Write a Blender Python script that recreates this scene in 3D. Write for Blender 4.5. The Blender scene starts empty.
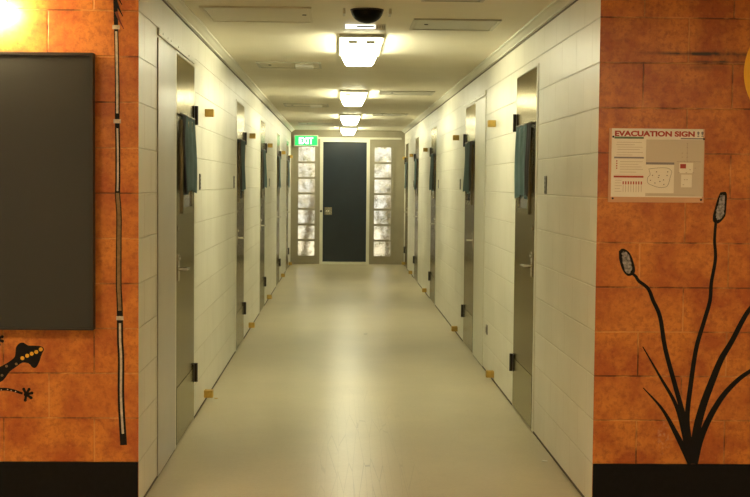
import bpy, bmesh, math, random
from mathutils import Vector, Matrix
random.seed(7)
S = bpy.context.scene
COL = S.collection

# ---------------------------------------------------------------- camera
cam_d = bpy.data.cameras.new('camera')
cam_d.sensor_fit = 'HORIZONTAL'; cam_d.sensor_width = 36.0; cam_d.lens = 61.742
cam_d.clip_start = 0.05; cam_d.clip_end = 200
cam = bpy.data.objects.new('camera', cam_d); COL.objects.link(cam)
_R = Vector((0.99960, -0.02662, 0.00939)).normalized()
_F = Vector((0.02706, 0.99836, -0.05048)).normalized()
_U = _R.cross(_F).normalized(); _R = _F.cross(_U).normalized()
m = Matrix((_R, _U, -_F)).transposed().to_4x4()
m.translation = Vector((-0.126, -5.711, 1.454))
cam.matrix_world = m
S.camera = cam

# ---------------------------------------------------------------- world, sun, exposure
w = bpy.data.worlds.new('world'); S.world = w; w.use_nodes = True
bg = w.node_tree.nodes['Background']
bg.inputs[0].default_value = (1.0, 0.97, 0.84, 1); bg.inputs[1].default_value = 0.7
sun_d = bpy.data.lights.new('sun', 'SUN'); sun_d.energy = 5.5; sun_d.angle = 0.01
sun_d.color = (1.0, 0.92, 0.70)
sun = bpy.data.objects.new('sun', sun_d); COL.objects.link(sun)
sun.rotation_euler = (math.radians(42), 0, math.radians(20)); sun.location = (0, 5, 12)
vs = S.view_settings
vs.view_transform = 'Standard'; vs.look = 'None'; vs.gamma = 1.0; vs.use_curve_mapping = False
vs.exposure = 1.0

LAMP = (1.0, 0.965, 0.66); LAMP_E = 7.6          # corridor fluorescents
LOBBY = (1.0, 0.75, 0.47); LOBBY_E = 21.0         # unseen lobby panels added to light the orange walls
BULB = (1.0, 0.78, 0.42); BULB_E = 68.0          # wall lamp at the upper left

# ---------------------------------------------------------------- materials
def nmat(name):
    mt = bpy.data.materials.new(name); mt.use_nodes = True
    nt = mt.node_tree; b = nt.nodes['Principled BSDF']
    return mt, nt, b
def lk(nt, a, b): nt.links.new(a, b)
def plain(name, col, rough=0.5, metal=0.0, emit=None, es=0.0, noise=0.0, nscale=30, bump=0.0):
    mt, nt, b = nmat(name)
    b.inputs['Base Color'].default_value = (*col, 1)
    b.inputs['Roughness'].default_value = rough; b.inputs['Metallic'].default_value = metal
    if emit:
        b.inputs['Emission Color'].default_value = (*emit, 1); b.inputs['Emission Strength'].default_value = es
    if noise or bump:
        tc = nt.nodes.new('ShaderNodeTexCoord'); n = nt.nodes.new('ShaderNodeTexNoise')
        n.inputs['Scale'].default_value = nscale; n.inputs['Detail'].default_value = 4
        lk(nt, tc.outputs['Object'], n.inputs['Vector'])
        if noise:
            r = nt.nodes.new('ShaderNodeValToRGB')
            r.color_ramp.elements[0].position = 0.3; r.color_ramp.elements[1].position = 0.7
            r.color_ramp.elements[0].color = (*[c * (1 - noise) for c in col], 1)
            r.color_ramp.elements[1].color = (*[min(1, c * (1 + noise)) for c in col], 1)
            lk(nt, n.outputs['Fac'], r.inputs[0]); lk(nt, r.outputs[0], b.inputs['Base Color'])
        if bump:
            bp = nt.nodes.new('ShaderNodeBump'); bp.inputs['Strength'].default_value = bump
            bp.inputs['Distance'].default_value = 0.002
            lk(nt, n.outputs['Fac'], bp.inputs['Height']); lk(nt, bp.outputs[0], b.inputs['Normal'])
    return mt
def math_n(nt, op, a, b=None, clamp=False):
    n = nt.nodes.new('ShaderNodeMath'); n.operation = op; n.use_clamp = clamp
    for i, v in enumerate((a, b)):
        if v is None: continue
        if isinstance(v, (int, float)): n.inputs[i].default_value = v
        else: lk(nt, v, n.inputs[i])
    return n.outputs[0]
def mixc(nt, fac, a, b):
    n = nt.nodes.new('ShaderNodeMix'); n.data_type = 'RGBA'
    if isinstance(fac, (int, float)): n.inputs[0].default_value = fac
    else: lk(nt, fac, n.inputs[0])
    for i, v in ((6, a), (7, b)):
        if isinstance(v, tuple): n.inputs[i].default_value = (*v, 1)
        else: lk(nt, v, n.inputs[i])
    return n.outputs[2]
def block_coords(nt, axis, off):
    """running-bond blockwork, 400 x 200 mm, laid out in metres on the wall"""
    tc = nt.nodes.new('ShaderNodeTexCoord'); sp = nt.nodes.new('ShaderNodeSeparateXYZ')
    lk(nt, tc.outputs['Object'], sp.inputs[0])
    cb = nt.nodes.new('ShaderNodeCombineXYZ')
    lk(nt, math_n(nt, 'ADD', sp.outputs[axis], off), cb.inputs[0]); lk(nt, sp.outputs[2], cb.inputs[1])
    br = nt.nodes.new('ShaderNodeTexBrick')
    br.inputs['Scale'].default_value = 1.0; br.inputs['Brick Width'].default_value = 0.4
    br.inputs['Row Height'].default_value = 0.2; br.inputs['Mortar Size'].default_value = 0.0045
    br.inputs['Mortar Smooth'].default_value = 0.6
    br.inputs['Color1'].default_value = (0, 0, 0, 1); br.inputs['Color2'].default_value = (1, 1, 1, 1)
    br.offset = 0.5; br.offset_frequency = 2
    lk(nt, cb.outputs[0], br.inputs['Vector'])
    return tc, sp, br
def noise_n(nt, tc, scale, detail=4, rough=0.55, loc=0.0):
    n = nt.nodes.new('ShaderNodeTexNoise'); n.inputs['Scale'].default_value = scale
    n.inputs['Detail'].default_value = detail; n.inputs['Roughness'].default_value = rough
    mp = nt.nodes.new('ShaderNodeMapping'); mp.inputs['Location'].default_value = (loc, loc * 2, loc * 3)
    lk(nt, tc.outputs['Object'], mp.inputs[0]); lk(nt, mp.outputs[0], n.inputs['Vector'])
    return n.outputs['Fac']
def ramp(nt, v, a, b):
    r = nt.nodes.new('ShaderNodeMapRange'); r.inputs[1].default_value = a; r.inputs[2].default_value = b
    lk(nt, v, r.inputs[0]); return r.outputs[0]

def cream_block(name):
    mt, nt, b = nmat(name)
    tc, sp, br = block_coords(nt, 1, -0.771)
    n1 = noise_n(nt, tc, 2.2, 3); n2 = noise_n(nt, tc, 60, 3, loc=3)
    base = mixc(nt, ramp(nt, n1, 0.35, 0.65), (0.70, 0.675, 0.56), (0.77, 0.745, 0.635))
    tint = mixc(nt, math_n(nt, 'MULTIPLY', br.outputs['Color'], 0.25), base, (0.79, 0.76, 0.65))
    jc = mixc(nt, math_n(nt, 'MULTIPLY', br.outputs['Fac'], 0.35), tint, (0.45, 0.40, 0.28))
    lk(nt, jc, b.inputs['Base Color'])
    b.inputs['Roughness'].default_value = 0.38
    h = math_n(nt, 'SUBTRACT', math_n(nt, 'MULTIPLY', n2, 0.12), br.outputs['Fac'])
    bp = nt.nodes.new('ShaderNodeBump'); bp.inputs['Strength'].default_value = 0.9; bp.inputs['Distance'].default_value = 0.004
    lk(nt, h, bp.inputs['Height']); lk(nt, bp.outputs[0], b.inputs['Normal'])
    return mt
def band(nt, v, c, hw):
    """1 at c falling to 0 at distance hw"""
    d = math_n(nt, 'ABSOLUTE', math_n(nt, 'SUBTRACT', v, c))
    return math_n(nt, 'SUBTRACT', 1.0, math_n(nt, 'DIVIDE', d, hw), clamp=True)
def orange_block(name, off, smear=False):
    mt, nt, b = nmat(name)
    tc, sp, br = block_coords(nt, 0, off)
    n1 = noise_n(nt, tc, 5.5, 5, 0.6); n2 = noise_n(nt, tc, 34, 6, 0.72, loc=5); n3 = noise_n(nt, tc, 70, 4, 0.7, loc=9)
    c = mixc(nt, ramp(nt, n1, 0.40, 0.60), (0.64, 0.225, 0.036), (0.42, 0.100, 0.018))
    c = mixc(nt, math_n(nt, 'MULTIPLY', ramp(nt, n2, 0.47, 0.70), 0.80), c, (0.24, 0.040, 0.012))
    c = mixc(nt, math_n(nt, 'MULTIPLY', ramp(nt, n3, 0.55, 0.75), 0.40), c, (0.72, 0.33, 0.07))
    c = mixc(nt, math_n(nt, 'MULTIPLY', br.outputs['Color'], 0.16), c, (0.66, 0.24, 0.05))
    jm = mixc(nt, ramp(nt, n1, 0.42, 0.58), (0.72, 0.33, 0.09), (0.15, 0.045, 0.012))
    c = mixc(nt, math_n(nt, 'MULTIPLY', br.outputs['Fac'], 0.9), c, jm)
    if smear:   # soot-like scuff marks along two courses
        X, Z = sp.outputs[0], sp.outputs[2]
        ns = ramp(nt, noise_n(nt, tc, 14, 3, loc=2), 0.25, 0.55)
        g1 = math_n(nt, 'MULTIPLY', band(nt, Z, 2.043, 0.012), band(nt, X, 1.46, 0.30))
        g2 = math_n(nt, 'MULTIPLY', band(nt, Z, 2.034, 0.035), band(nt, X, 1.59, 0.12))
        g3 = math_n(nt, 'MULTIPLY', band(nt, Z, 2.008, 0.008), band(nt, X, 1.55, 0.20))
        g4 = math_n(nt, 'MULTIPLY', band(nt, Z, 1.983, 0.020), band(nt, X, 1.48, 0.18))
        t = math_n(nt, 'ADD', math_n(nt, 'MULTIPLY', g1, 1.7), math_n(nt, 'MULTIPLY', g2, 1.0))
        t = math_n(nt, 'ADD', t, math_n(nt, 'MULTIPLY', g3, 1.3))
        t = math_n(nt, 'ADD', t, math_n(nt, 'MULTIPLY', g4, 0.55))
        t = math_n(nt, 'MULTIPLY', math_n(nt, 'MULTIPLY', t, ns), 0.9, clamp=True)
        c = mixc(nt, t, c, (0.045, 0.03, 0.018))
        wn = ramp(nt, noise_n(nt, tc, 55, 3, loc=4), 0.5, 0.65)
        wmk = math_n(nt, 'MULTIPLY', band(nt, Z, 0.325, 0.10), band(nt, X, 1.336, 0.05))
        c = mixc(nt, math_n(nt, 'MULTIPLY', math_n(nt, 'MULTIPLY', wmk, wn), 0.6), c, (0.62, 0.42, 0.25))
    lk(nt, c, b.inputs['Base Color'])
    b.inputs['Roughness'].default_value = 0.36
    h = math_n(nt, 'SUBTRACT', math_n(nt, 'MULTIPLY', n3, 0.25), br.outputs['Fac'])
    bp = nt.nodes.new('ShaderNodeBump'); bp.inputs['Strength'].default_value = 0.9; bp.inputs['Distance'].default_value = 0.004
    lk(nt, h, bp.inputs['Height']); lk(nt, bp.outputs[0], b.inputs['Normal'])
    return mt
def floor_mat():
    mt, nt, b = nmat('worn_vinyl')
    tc = nt.nodes.new('ShaderNodeTexCoord')
    n1 = noise_n(nt, tc, 1.3, 4); n2 = noise_n(nt, tc, 45, 2, 0.6, loc=2); n3 = noise_n(nt, tc, 9, 5, 0.7, loc=6)
    c = mixc(nt, ramp(nt, n1, 0.35, 0.65), (0.47, 0.405, 0.26), (0.53, 0.455, 0.29))
    c = mixc(nt, math_n(nt, 'MULTIPLY', ramp(nt, n2, 0.40, 0.75), 0.22), c, (0.36, 0.29, 0.17))
    c = mixc(nt, math_n(nt, 'MULTIPLY', ramp(nt, n3, 0.50, 0.75), 0.22), c, (0.38, 0.33, 0.20))
    # fine scratches running down the middle of the corridor
    sp = nt.nodes.new('ShaderNodeSeparateXYZ'); lk(nt, tc.outputs['Object'], sp.inputs[0])
    mp = nt.nodes.new('ShaderNodeMapping'); mp.inputs['Scale'].default_value = (2.6, 0.09, 1.0)
    mp.inputs['Rotation'].default_value = (0, 0, 0.05)
    lk(nt, tc.outputs['Object'], mp.inputs[0])
    vo = nt.nodes.new('ShaderNodeTexVoronoi'); vo.feature = 'DISTANCE_TO_EDGE'; vo.inputs['Scale'].default_value = 9
    lk(nt, mp.outputs[0], vo.inputs['Vector'])
    sc = math_n(nt, 'LESS_THAN', vo.outputs['Distance'], 0.014)
    mid = math_n(nt, 'MULTIPLY', band(nt, sp.outputs[0], 0.0, 0.35), band(nt, sp.outputs[1], 0.8, 3.2))
    scm = math_n(nt, 'MULTIPLY', math_n(nt, 'MULTIPLY', sc, mid), 0.7)
    c = mixc(nt, scm, c, (0.22, 0.18, 0.10))
    lk(nt, c, b.inputs['Base Color'])
    b.inputs['Roughness'].default_value = 0.30
    bp = nt.nodes.new('ShaderNodeBump'); bp.inputs['Strength'].default_value = 0.10; bp.inputs['Distance'].default_value = 0.01
    lk(nt, noise_n(nt, tc, 5, 2, loc=1), bp.inputs['Height']); lk(nt, bp.outputs[0], b.inputs['Normal'])
    return mt
def steel_mat(name, c1, c2, rough):
    mt, nt, b = nmat(name)
    tc = nt.nodes.new('ShaderNodeTexCoord'); mp = nt.nodes.new('ShaderNodeMapping')
    mp.inputs['Scale'].default_value = (1, 1, 0.04); lk(nt, tc.outputs['Object'], mp.inputs[0])
    n = nt.nodes.new('ShaderNodeTexNoise'); n.inputs['Scale'].default_value = 45; n.inputs['Detail'].default_value = 3
    lk(nt, mp.outputs[0], n.inputs['Vector'])
    lk(nt, mixc(nt, ramp(nt, n.outputs['Fac'], 0.3, 0.7), c1, c2), b.inputs['Base Color'])
    b.inputs['Metallic'].default_value = 1.0; b.inputs['Specular Tint'].default_value = (0.62, 0.56, 0.42, 1)
    lk(nt, math_n(nt, 'ADD', math_n(nt, 'MULTIPLY', n.outputs['Fac'], 0.12), rough - 0.06), b.inputs['Roughness'])
    bp = nt.nodes.new('ShaderNodeBump'); bp.inputs['Strength'].default_value = 0.15; bp.inputs['Distance'].default_value = 0.002
    lk(nt, n.outputs['Fac'], bp.inputs['Height']); lk(nt, bp.outputs[0], b.inputs['Normal'])
    return mt
def glass_mat():
    mt, nt, b = nmat('patterned_glass')
    b.inputs['Base Color'].default_value = (0.97, 0.97, 0.93, 1)
    b.inputs['Transmission Weight'].default_value = 1.0; b.inputs['Roughness'].default_value = 0.05
    b.inputs['IOR'].default_value = 1.3
    tc = nt.nodes.new('ShaderNodeTexCoord')
    bp = nt.nodes.new('ShaderNodeBump'); bp.inputs['Strength'].default_value = 0.5; bp.inputs['Distance'].default_value = 0.01
    lk(nt, noise_n(nt, tc, 34, 2), bp.inputs['Height']); lk(nt, bp.outputs[0], b.inputs['Normal'])
    return mt
def cloth_mat(name, col):
    mt, nt, b = nmat(name)
    tc = nt.nodes.new('ShaderNodeTexCoord')
    n = noise_n(nt, tc, 300, 2); n2 = noise_n(nt, tc, 14, 3, loc=4)
    lk(nt, mixc(nt, ramp(nt, n2, 0.3, 0.7), tuple(c * 0.85 for c in col), tuple(c * 1.15 for c in col)), b.inputs['Base Color'])
    b.inputs['Roughness'].default_value = 0.95
    b.inputs['Sheen Weight'].default_value = 0.2
    bp = nt.nodes.new('ShaderNodeBump'); bp.inputs['Strength'].default_value = 0.3; bp.inputs['Distance'].default_value = 0.001
    lk(nt, n, bp.inputs['Height']); lk(nt, bp.outputs[0], b.inputs['Normal'])
    return mt

M = dict(
    cream=cream_block('cream_painted_block'),
    orange_l=orange_block('orange_sponged_block_west', 1.214),
    orange_r=orange_block('orange_sponged_block_east', -1.214, True),
    lobby=plain('lobby_cream', (0.62, 0.56, 0.44), 0.6),
    ceil=plain('ceiling_paint', (0.80, 0.75, 0.60), 0.5, noise=0.03, nscale=3),
    trim=plain('cornice_paint', (0.70, 0.68, 0.56), 0.45),
    shade_dirt=plain('shade_and_dirt_line', (0.10, 0.08, 0.05), 0.7),  # dark strips: painted shade under the cornices, dirt at the wall feet
    floor=floor_mat(),
    black_band=plain('black_gloss_paint', (0.004, 0.004, 0.004), 0.5, noise=0.3, nscale=40, bump=0.2),
    steel=steel_mat('brushed_steel', (0.17, 0.145, 0.09), (0.24, 0.205, 0.13), 0.20),
    kick=steel_mat('kick_steel', (0.30, 0.30, 0.22), (0.40, 0.40, 0.31), 0.22),
    frame=plain('door_frame_paint', (0.70, 0.68, 0.56), 0.35),
    panel=plain('cover_panel_paint', (0.46, 0.42, 0.37), 0.30, noise=0.04, nscale=4),
    chrome=plain('chrome', (0.75, 0.73, 0.68), 0.15, 1.0),
    dark=plain('dark_bronze', (0.035, 0.028, 0.022), 0.4, 0.3),
    hole=plain('dark_void', (0.01, 0.01, 0.01), 0.6),
    wood=plain('varnished_pine', (0.56, 0.36, 0.07), 0.45, noise=0.18, nscale=25),
    teal=cloth_mat('teal_cloth', (0.085, 0.175, 0.175)),
    lining=cloth_mat('black_cloth', (0.022, 0.018, 0.024)),
    vision=plain('vision_glass', (0.02, 0.025, 0.025), 0.08),
    navy=plain('navy_gloss_paint', (0.010, 0.018, 0.026), 0.30, noise=0.15, nscale=3),
    endframe=plain('grey_brown_frame', (0.30, 0.265, 0.18), 0.4, noise=0.06, nscale=6),
    glass=glass_mat(),
    diffuser=plain('lit_diffuser', (0.9, 0.9, 0.85), 0.4, emit=LAMP, es=LAMP_E),
    diffside=plain('lit_diffuser_side', (0.9, 0.9, 0.85), 0.4, emit=LAMP, es=LAMP_E*2.7),
    diffend=plain('lit_diffuser_end', (0.9, 0.9, 0.85), 0.4, emit=LAMP, es=LAMP_E*0.5),
    lampbase=plain('lamp_base', (0.55, 0.53, 0.42), 0.45),
    lampend=plain('lampholder', (0.5, 0.48, 0.36), 0.5),
    lobbyfill=plain('lobby_fill_diffuser', (0.9, 0.9, 0.85), 0.4, emit=LOBBY, es=LOBBY_E),
    bulb=plain('lit_bulb', (0.9, 0.9, 0.85), 0.4, emit=BULB, es=BULB_E),
    white=plain('white_plastic', (0.80, 0.79, 0.72), 0.35),
    glowwhite=plain('glowing_face', (0.85, 0.85, 0.8), 0.35, emit=(1.0, 0.97, 0.8), es=0.9),
    dome=plain('smoked_dome', (0.004, 0.004, 0.004), 0.35),
    hatch=plain('hatch_metal', (0.50, 0.48, 0.38), 0.30, 0.35, noise=0.08, nscale=3),
    ceilhatch=plain('painted_hatch', (0.75, 0.70, 0.56), 0.5, noise=0.03, nscale=3),
    grey=plain('grey_metal', (0.20, 0.19, 0.16), 0.45, 0.4),
    board=plain('charcoal_board', (0.022, 0.023, 0.020), 0.65, noise=0.04, nscale=2),
    boardedge=plain('charcoal_edge', (0.022, 0.018, 0.014), 0.5),
    paint_black=plain('mural_black', (0.006, 0.006, 0.006), 0.6),
    paint_grey=plain('mural_grey', (0.22, 0.21, 0.20), 0.5, noise=0.75, nscale=90),
    paint_white=plain('mural_white', (0.52, 0.46, 0.36), 0.5, noise=0.25, nscale=60),
    paint_yellow=plain('mural_yellow', (0.75, 0.40, 0.02), 0.45),
    paint_sun=plain('mural_sun', (0.95, 0.55, 0.03), 0.45),
    paint_olive=plain('mural_olive', (0.20, 0.12, 0.045), 0.5, noise=0.3, nscale=60),
    paint_red=plain('mural_red', (0.16, 0.03, 0.012), 0.5),
    acrylic=plain('sign_acrylic', (0.70, 0.42, 0.25), 0.12),
    paper=plain('sign_paper', (0.88, 0.85, 0.74), 0.30),
    papergrey=plain('sign_grey_field', (0.64, 0.58, 0.46), 0.30),
    inkred=plain('ink_red', (0.45, 0.05, 0.025), 0.4),
    inkgreen=plain('ink_green', (0.12, 0.20, 0.09), 0.4),
    inkgrey=plain('ink_grey', (0.24, 0.23, 0.24), 0.4),
    inkfaint=plain('ink_faint', (0.46, 0.38, 0.29), 0.4),
    inkdark=plain('ink_dark', (0.16, 0.13, 0.10), 0.4),
    exitgreen=plain('exit_green', (0.02, 0.5, 0.12), 0.3, emit=(0.03, 1.0, 0.22), es=0.33),
    exitwhite=plain('exit_white', (0.9, 0.9, 0.9), 0.3, emit=(0.85, 1.0, 0.88), es=1.6),
    brick_out=plain('outdoor_paving', (0.42, 0.38, 0.30), 0.8, noise=0.2, nscale=5),
    leaf=plain('sunlit_leaf', (0.24, 0.24, 0.11), 0.6, noise=0.3, nscale=6),
    leafpale=plain('dry_leaf', (0.62, 0.56, 0.40), 0.6),
    bark=plain('bark', (0.34, 0.27, 0.17), 0.8),
)

for k_ in ('black_band', 'paint_black'): M[k_].node_tree.nodes['Principled BSDF'].inputs['Specular IOR Level'].default_value = 0.2
M['dome'].node_tree.nodes['Principled BSDF'].inputs['Specular IOR Level'].default_value = 0.12

# ---------------------------------------------------------------- helpers
def box(bm, x0, x1, y0, y1, z0, z1, mi=0):
    if x0 > x1: x0, x1 = x1, x0
    if y0 > y1: y0, y1 = y1, y0
    v = [bm.verts.new(p) for p in ((x0,y0,z0),(x1,y0,z0),(x1,y1,z0),(x0,y1,z0),(x0,y0,z1),(x1,y0,z1),(x1,y1,z1),(x0,y1,z1))]
    for f in ((0,3,2,1),(4,5,6,7),(0,1,5,4),(1,2,6,5),(2,3,7,6),(3,0,4,7)):
        fc = bm.faces.new([v[i] for i in f]); fc.material_index = mi
def mesh_of(bm, name, mats, bevel=0.0, smooth=False, seg=2):
    if bevel:
        bmesh.ops.bevel(bm, geom=[e for e in bm.edges], offset=bevel, segments=seg, profile=0.5, affect='EDGES')
    bmesh.ops.recalc_face_normals(bm, faces=bm.faces)
    me = bpy.data.meshes.new(name); bm.to_mesh(me); bm.free()
    for mt in (mats if isinstance(mats, (list, tuple)) else [mats]): me.materials.append(mt)
    if smooth:
        for p in me.polygons: p.use_smooth = True
    return me
def put(name, me, parent=None, loc=(0, 0, 0), rot=(0, 0, 0)):
    o = bpy.data.objects.new(name, me); COL.objects.link(o)
    o.parent = parent; o.location = loc; o.rotation_euler = rot
    return o
def obj(name, bm, mats, parent=None, bevel=0.0, smooth=False, loc=(0, 0, 0), rot=(0, 0, 0)):
    return put(name, mesh_of(bm, name, mats, bevel, smooth), parent, loc, rot)
def bx(name, dims, mat, parent=None, bevel=0.0):
    bm = bmesh.new(); box(bm, *dims); return obj(name, bm, mat, parent, bevel)
def tag(o, label, cat, group=None, kind=None):
    if label: o['label'] = label
    if cat: o['category'] = cat
    if group: o['group'] = group
    if kind: o['kind'] = kind
    return o
def empty(name, loc=(0, 0, 0)):
    o = bpy.data.objects.new(name, None); COL.objects.link(o); o.location = loc; o.empty_display_size = 0.1
    return o
def cyl(bm, p0, p1, r0, r1=None, n=16):
    r1 = r0 if r1 is None else r1
    p0, p1 = Vector(p0), Vector(p1); d = p1 - p0
    mt = Matrix.Translation((p0 + p1) / 2) @ d.to_track_quat('Z', 'Y').to_matrix().to_4x4()
    bmesh.ops.create_cone(bm, cap_ends=True, segments=n, radius1=r0, radius2=r1, depth=d.length, matrix=mt)
def prism(bm, pts, y0, y1):
    """polygon in (x, z) on the lobby face of the front wall, given a thickness in y"""
    a = [bm.verts.new((x, y0, z)) for x, z in pts]; b = [bm.verts.new((x, y1, z)) for x, z in pts]
    n = len(pts)
    bm.faces.new(a); bm.faces.new(b[::-1])
    for i in range(n): bm.faces.new((a[i], a[(i+1) % n], b[(i+1) % n], b[i]))
def smooth_path(pts, n=8):
    P = [Vector((p[0], p[1])) for p in pts]; out = []
    for i in range(len(P) - 1):
        p0 = P[i-1] if i else P[0]*2 - P[1]; p1 = P[i]; p2 = P[i+1]
        p3 = P[i+2] if i + 2 < len(P) else P[-1]*2 - P[-2]
        for k in range(n):
            t = k / n
            out.append(0.5*((2*p1) + (p2-p0)*t + (2*p0-5*p1+4*p2-p3)*t*t + (3*p1-p0-3*p2+p3)*t**3))
    out.append(P[-1]); return out
def ribbon(bm, pts, w, y0, y1, n=8):
    """brush stroke: w(t) gives its width along the path"""
    P = smooth_path(pts, n); L = []; Rr = []
    for i, p in enumerate(P):
        a = P[max(0, i-1)]; b = P[min(len(P)-1, i+1)]; d = (b - a).normalized(); nn = Vector((-d.y, d.x))
        ww = w(i / (len(P)-1)) / 2
        L.append(p + nn*ww); Rr.append(p - nn*ww)
    fr = [[bm.verts.new((q.x, y, q.y)) for q in s] for s, y in ((L, y0), (Rr, y0), (L, y1), (Rr, y1))]
    k = len(P)
    for i in range(k-1):
        bm.faces.new((fr[0][i], fr[1][i], fr[1][i+1], fr[0][i+1])); bm.faces.new((fr[2][i+1], fr[3][i+1], fr[3][i], fr[2][i]))
        bm.faces.new((fr[0][i], fr[0][i+1], fr[2][i+1], fr[2][i])); bm.faces.new((fr[1][i+1], fr[1][i], fr[3][i], fr[3][i+1]))
    for i in (0, k-1): bm.faces.new((fr[0][i], fr[2][i], fr[3][i], fr[1][i]))
def disc(bm, x, z, r, y0, y1, n=14, wob=0.0):
    prism(bm, [(x + r*(1+wob*random.uniform(-1, 1))*math.cos(2*math.pi*i/n), z + r*(1+wob*random.uniform(-1, 1))*math.sin(2*math.pi*i/n)) for i in range(n)], y0, y1)

H = 1.018            # half width of the corridor
ZC = 2.40            # ceiling
YF = 17.38           # end wall
DW = 0.85            # cell door width
DT = 2.145           # cell door height
# near edge of every cell door along the corridor
DOORS_L = [1.28, 5.32, 8.55, 12.20, 15.35]
DOORS_R = [1.81, 5.22, 9.67, 13.15, 16.05]

# ================================================================ STRUCTURE
bm = bmesh.new(); box(bm, -3.4, 3.4, -7.6, YF + 0.2, -0.12, 0)
tag(obj('floor', bm, M['floor']), 'glossy beige vinyl floor running the length of the corridor', 'floor', kind='structure')
bm = bmesh.new(); box(bm, -3.6, 3.6, -7.8, YF + 0.2, ZC, ZC + 0.15)
tag(obj('ceiling', bm, M['ceil']), 'flat cream painted ceiling above the corridor', 'ceiling', kind='structure')

def side_wall(s, doors, name, front, label):
    """cream corridor wall with shallow door recesses; its lobby end turns the corner into the orange face"""
    bm = bmesh.new()
    g = 0.012
    box(bm, s*(H+0.06), s*(H+0.2), 0.0, YF, 0, ZC)
    ys = 0.0
    for y in doors:
        box(bm, s*H, s*(H+0.06), ys, y - 0.055, 0, ZC)
        box(bm, s*H, s*(H+0.06), y - 0.055, y + DW + 0.03, DT + 0.0145, ZC)
        ys = y + DW + 0.03
    box(bm, s*H, s*(H+0.06), ys, YF, 0, ZC)
    # stretch facing the lobby
    box(bm, s*(H+0.2), s*3.4, 0, 0.2, 0, ZC)
    me = mesh_of(bm, name, [M['cream'], front, M['lobby']])
    for p in me.polygons:
        if p.normal.y < -0.9 and abs(p.center.y) < 0.001 and abs(p.center.x) > H: p.material_index = 1
    o = put(name, me)
    return tag(o, label, 'wall', kind='structure')
side_wall(-1, DOORS_L, 'wall_left', M['orange_l'], 'left wall, cream painted blocks in the corridor and orange around the corner')
side_wall(1, DOORS_R, 'wall_right', M['orange_r'], 'right wall, cream painted blocks in the corridor and orange around the corner')
for s, nm in ((-1, 'left'), (1, 'right')):
    tag(bx('baseboard_' + nm, (s*(H+0.002), s*3.4, -0.003, -0.0002, 0, 0.202), M['black_band']),
        'black painted band at the foot of the %s orange wall' % nm, 'baseboard', kind='structure')
    # cornice in two steps and a dark strip painting the shadow under it
    bm = bmesh.new()
    pr = [(0, ZC), (0.060, ZC), (0.060, ZC-0.010), (0.045, ZC-0.014), (0.030, ZC-0.026), (0.018, ZC-0.034), (0.018, ZC-0.042), (0, ZC-0.042)]
    a = [bm.verts.new((s*(H-d), 0.0, z)) for d, z in pr]; b = [bm.verts.new((s*(H-d), YF, z)) for d, z in pr]
    for i in range(len(pr)): bm.faces.new((a[i], a[(i+1) % len(pr)], b[(i+1) % len(pr)], b[i]))
    bm.faces.new(a); bm.faces.new(b[::-1])
    tag(obj('trim_1' if s < 0 else 'trim_2', bm, M['trim']), 'stepped cream cornice along the top of the %s corridor wall' % nm, 'trim', kind='structure')
    tag(bx('trim_3' if s < 0 else 'trim_4', (s*(H-0.004), s*(H+0.001), 0.001, YF, ZC-0.050, ZC-0.042), M['shade_dirt']),
        'dark strip painted as the shadow under the cornice of the %s wall' % nm, 'trim', kind='structure')
for s, nm, k, ds in ((-1, 'left', 6, DOORS_L), (1, 'right', 7, DOORS_R)):  # thin dark line of dirt along the foot of each corridor wall
    bm = bmesh.new(); ys = 0.001
    for y in ds + [YF]:
        box(bm, s*(H-0.004), s*(H+0.001), ys, y - (0.055 if y < YF else 0.0), 0, 0.010); ys = y + DW + 0.03
    tag(obj('trim_%d' % k, bm, M['shade_dirt']), 'dark dirt line where the %s corridor wall meets the floor' % nm, 'trim', kind='structure')
bm = bmesh.new()
box(bm, -3.6, -3.4, -7.6, 0.2, 0, ZC); tag(obj('wall_lobby_left', bm, M['lobby']), 'plain cream side wall of the lobby, left of the camera', 'wall', kind='structure')
bm = bmesh.new()
box(bm, 3.4, 3.6, -7.6, 0.2, 0, ZC); tag(obj('wall_lobby_right', bm, M['lobby']), 'plain cream side wall of the lobby, right of the camera', 'wall', kind='structure')
bm = bmesh.new()
box(bm, -3.6, 3.6, -7.8, -7.6, 0, ZC); tag(obj('wall_back', bm, M['lobby']), 'plain cream wall of the lobby behind the camera', 'wall', kind='structure')

# end wall: pieces around the door and the two sidelights
WL = (-0.885, -0.590); WR = (0.478, 0.775); WZ = (0.150, 2.10)
DX = (-0.444, 0.338); DZ = 2.19
bm = bmesh.new()
y0, y1 = YF, YF + 0.12
for x0, x1, z0, z1 in ((-H, WL[0]-0.05, 0, ZC), (WL[0]-0.05, WL[1]+0.05, 0, WZ[0]-0.05), (WL[0]-0.05, WL[1]+0.05, WZ[1]+0.05, ZC), (WL[1]+0.05, DX[0]-0.055, 0, ZC),
                      (DX[0]-0.055, DX[1]+0.055, DZ+0.05, ZC), (DX[1]+0.055, WR[0]-0.05, 0, ZC), (WR[0]-0.05, WR[1]+0.05, 0, WZ[0]-0.05), (WR[0]-0.05, WR[1]+0.05, WZ[1]+0.05, ZC), (WR[1]+0.05, H, 0, ZC)):
    box(bm, x0, x1, y0, y1, z0, z1)
box(bm, -H-0.2, -H, YF+0.0, y1, 0, ZC); box(bm, H, H+0.2, YF, y1, 0, ZC)
tag(obj('wall_end', bm, M['endframe']), 'grey-brown end wall around the dark door and its sidelights', 'wall', kind='structure')
bm = bmesh.new()
box(bm, -H+0.062, H-0.062, YF-0.02, YF, DZ+0.05, DZ+0.085)
tag(obj('trim_5', bm, M['frame'], bevel=0.003), 'pale head rail across the end wall above the dark door', 'trim', kind='structure')
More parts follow.
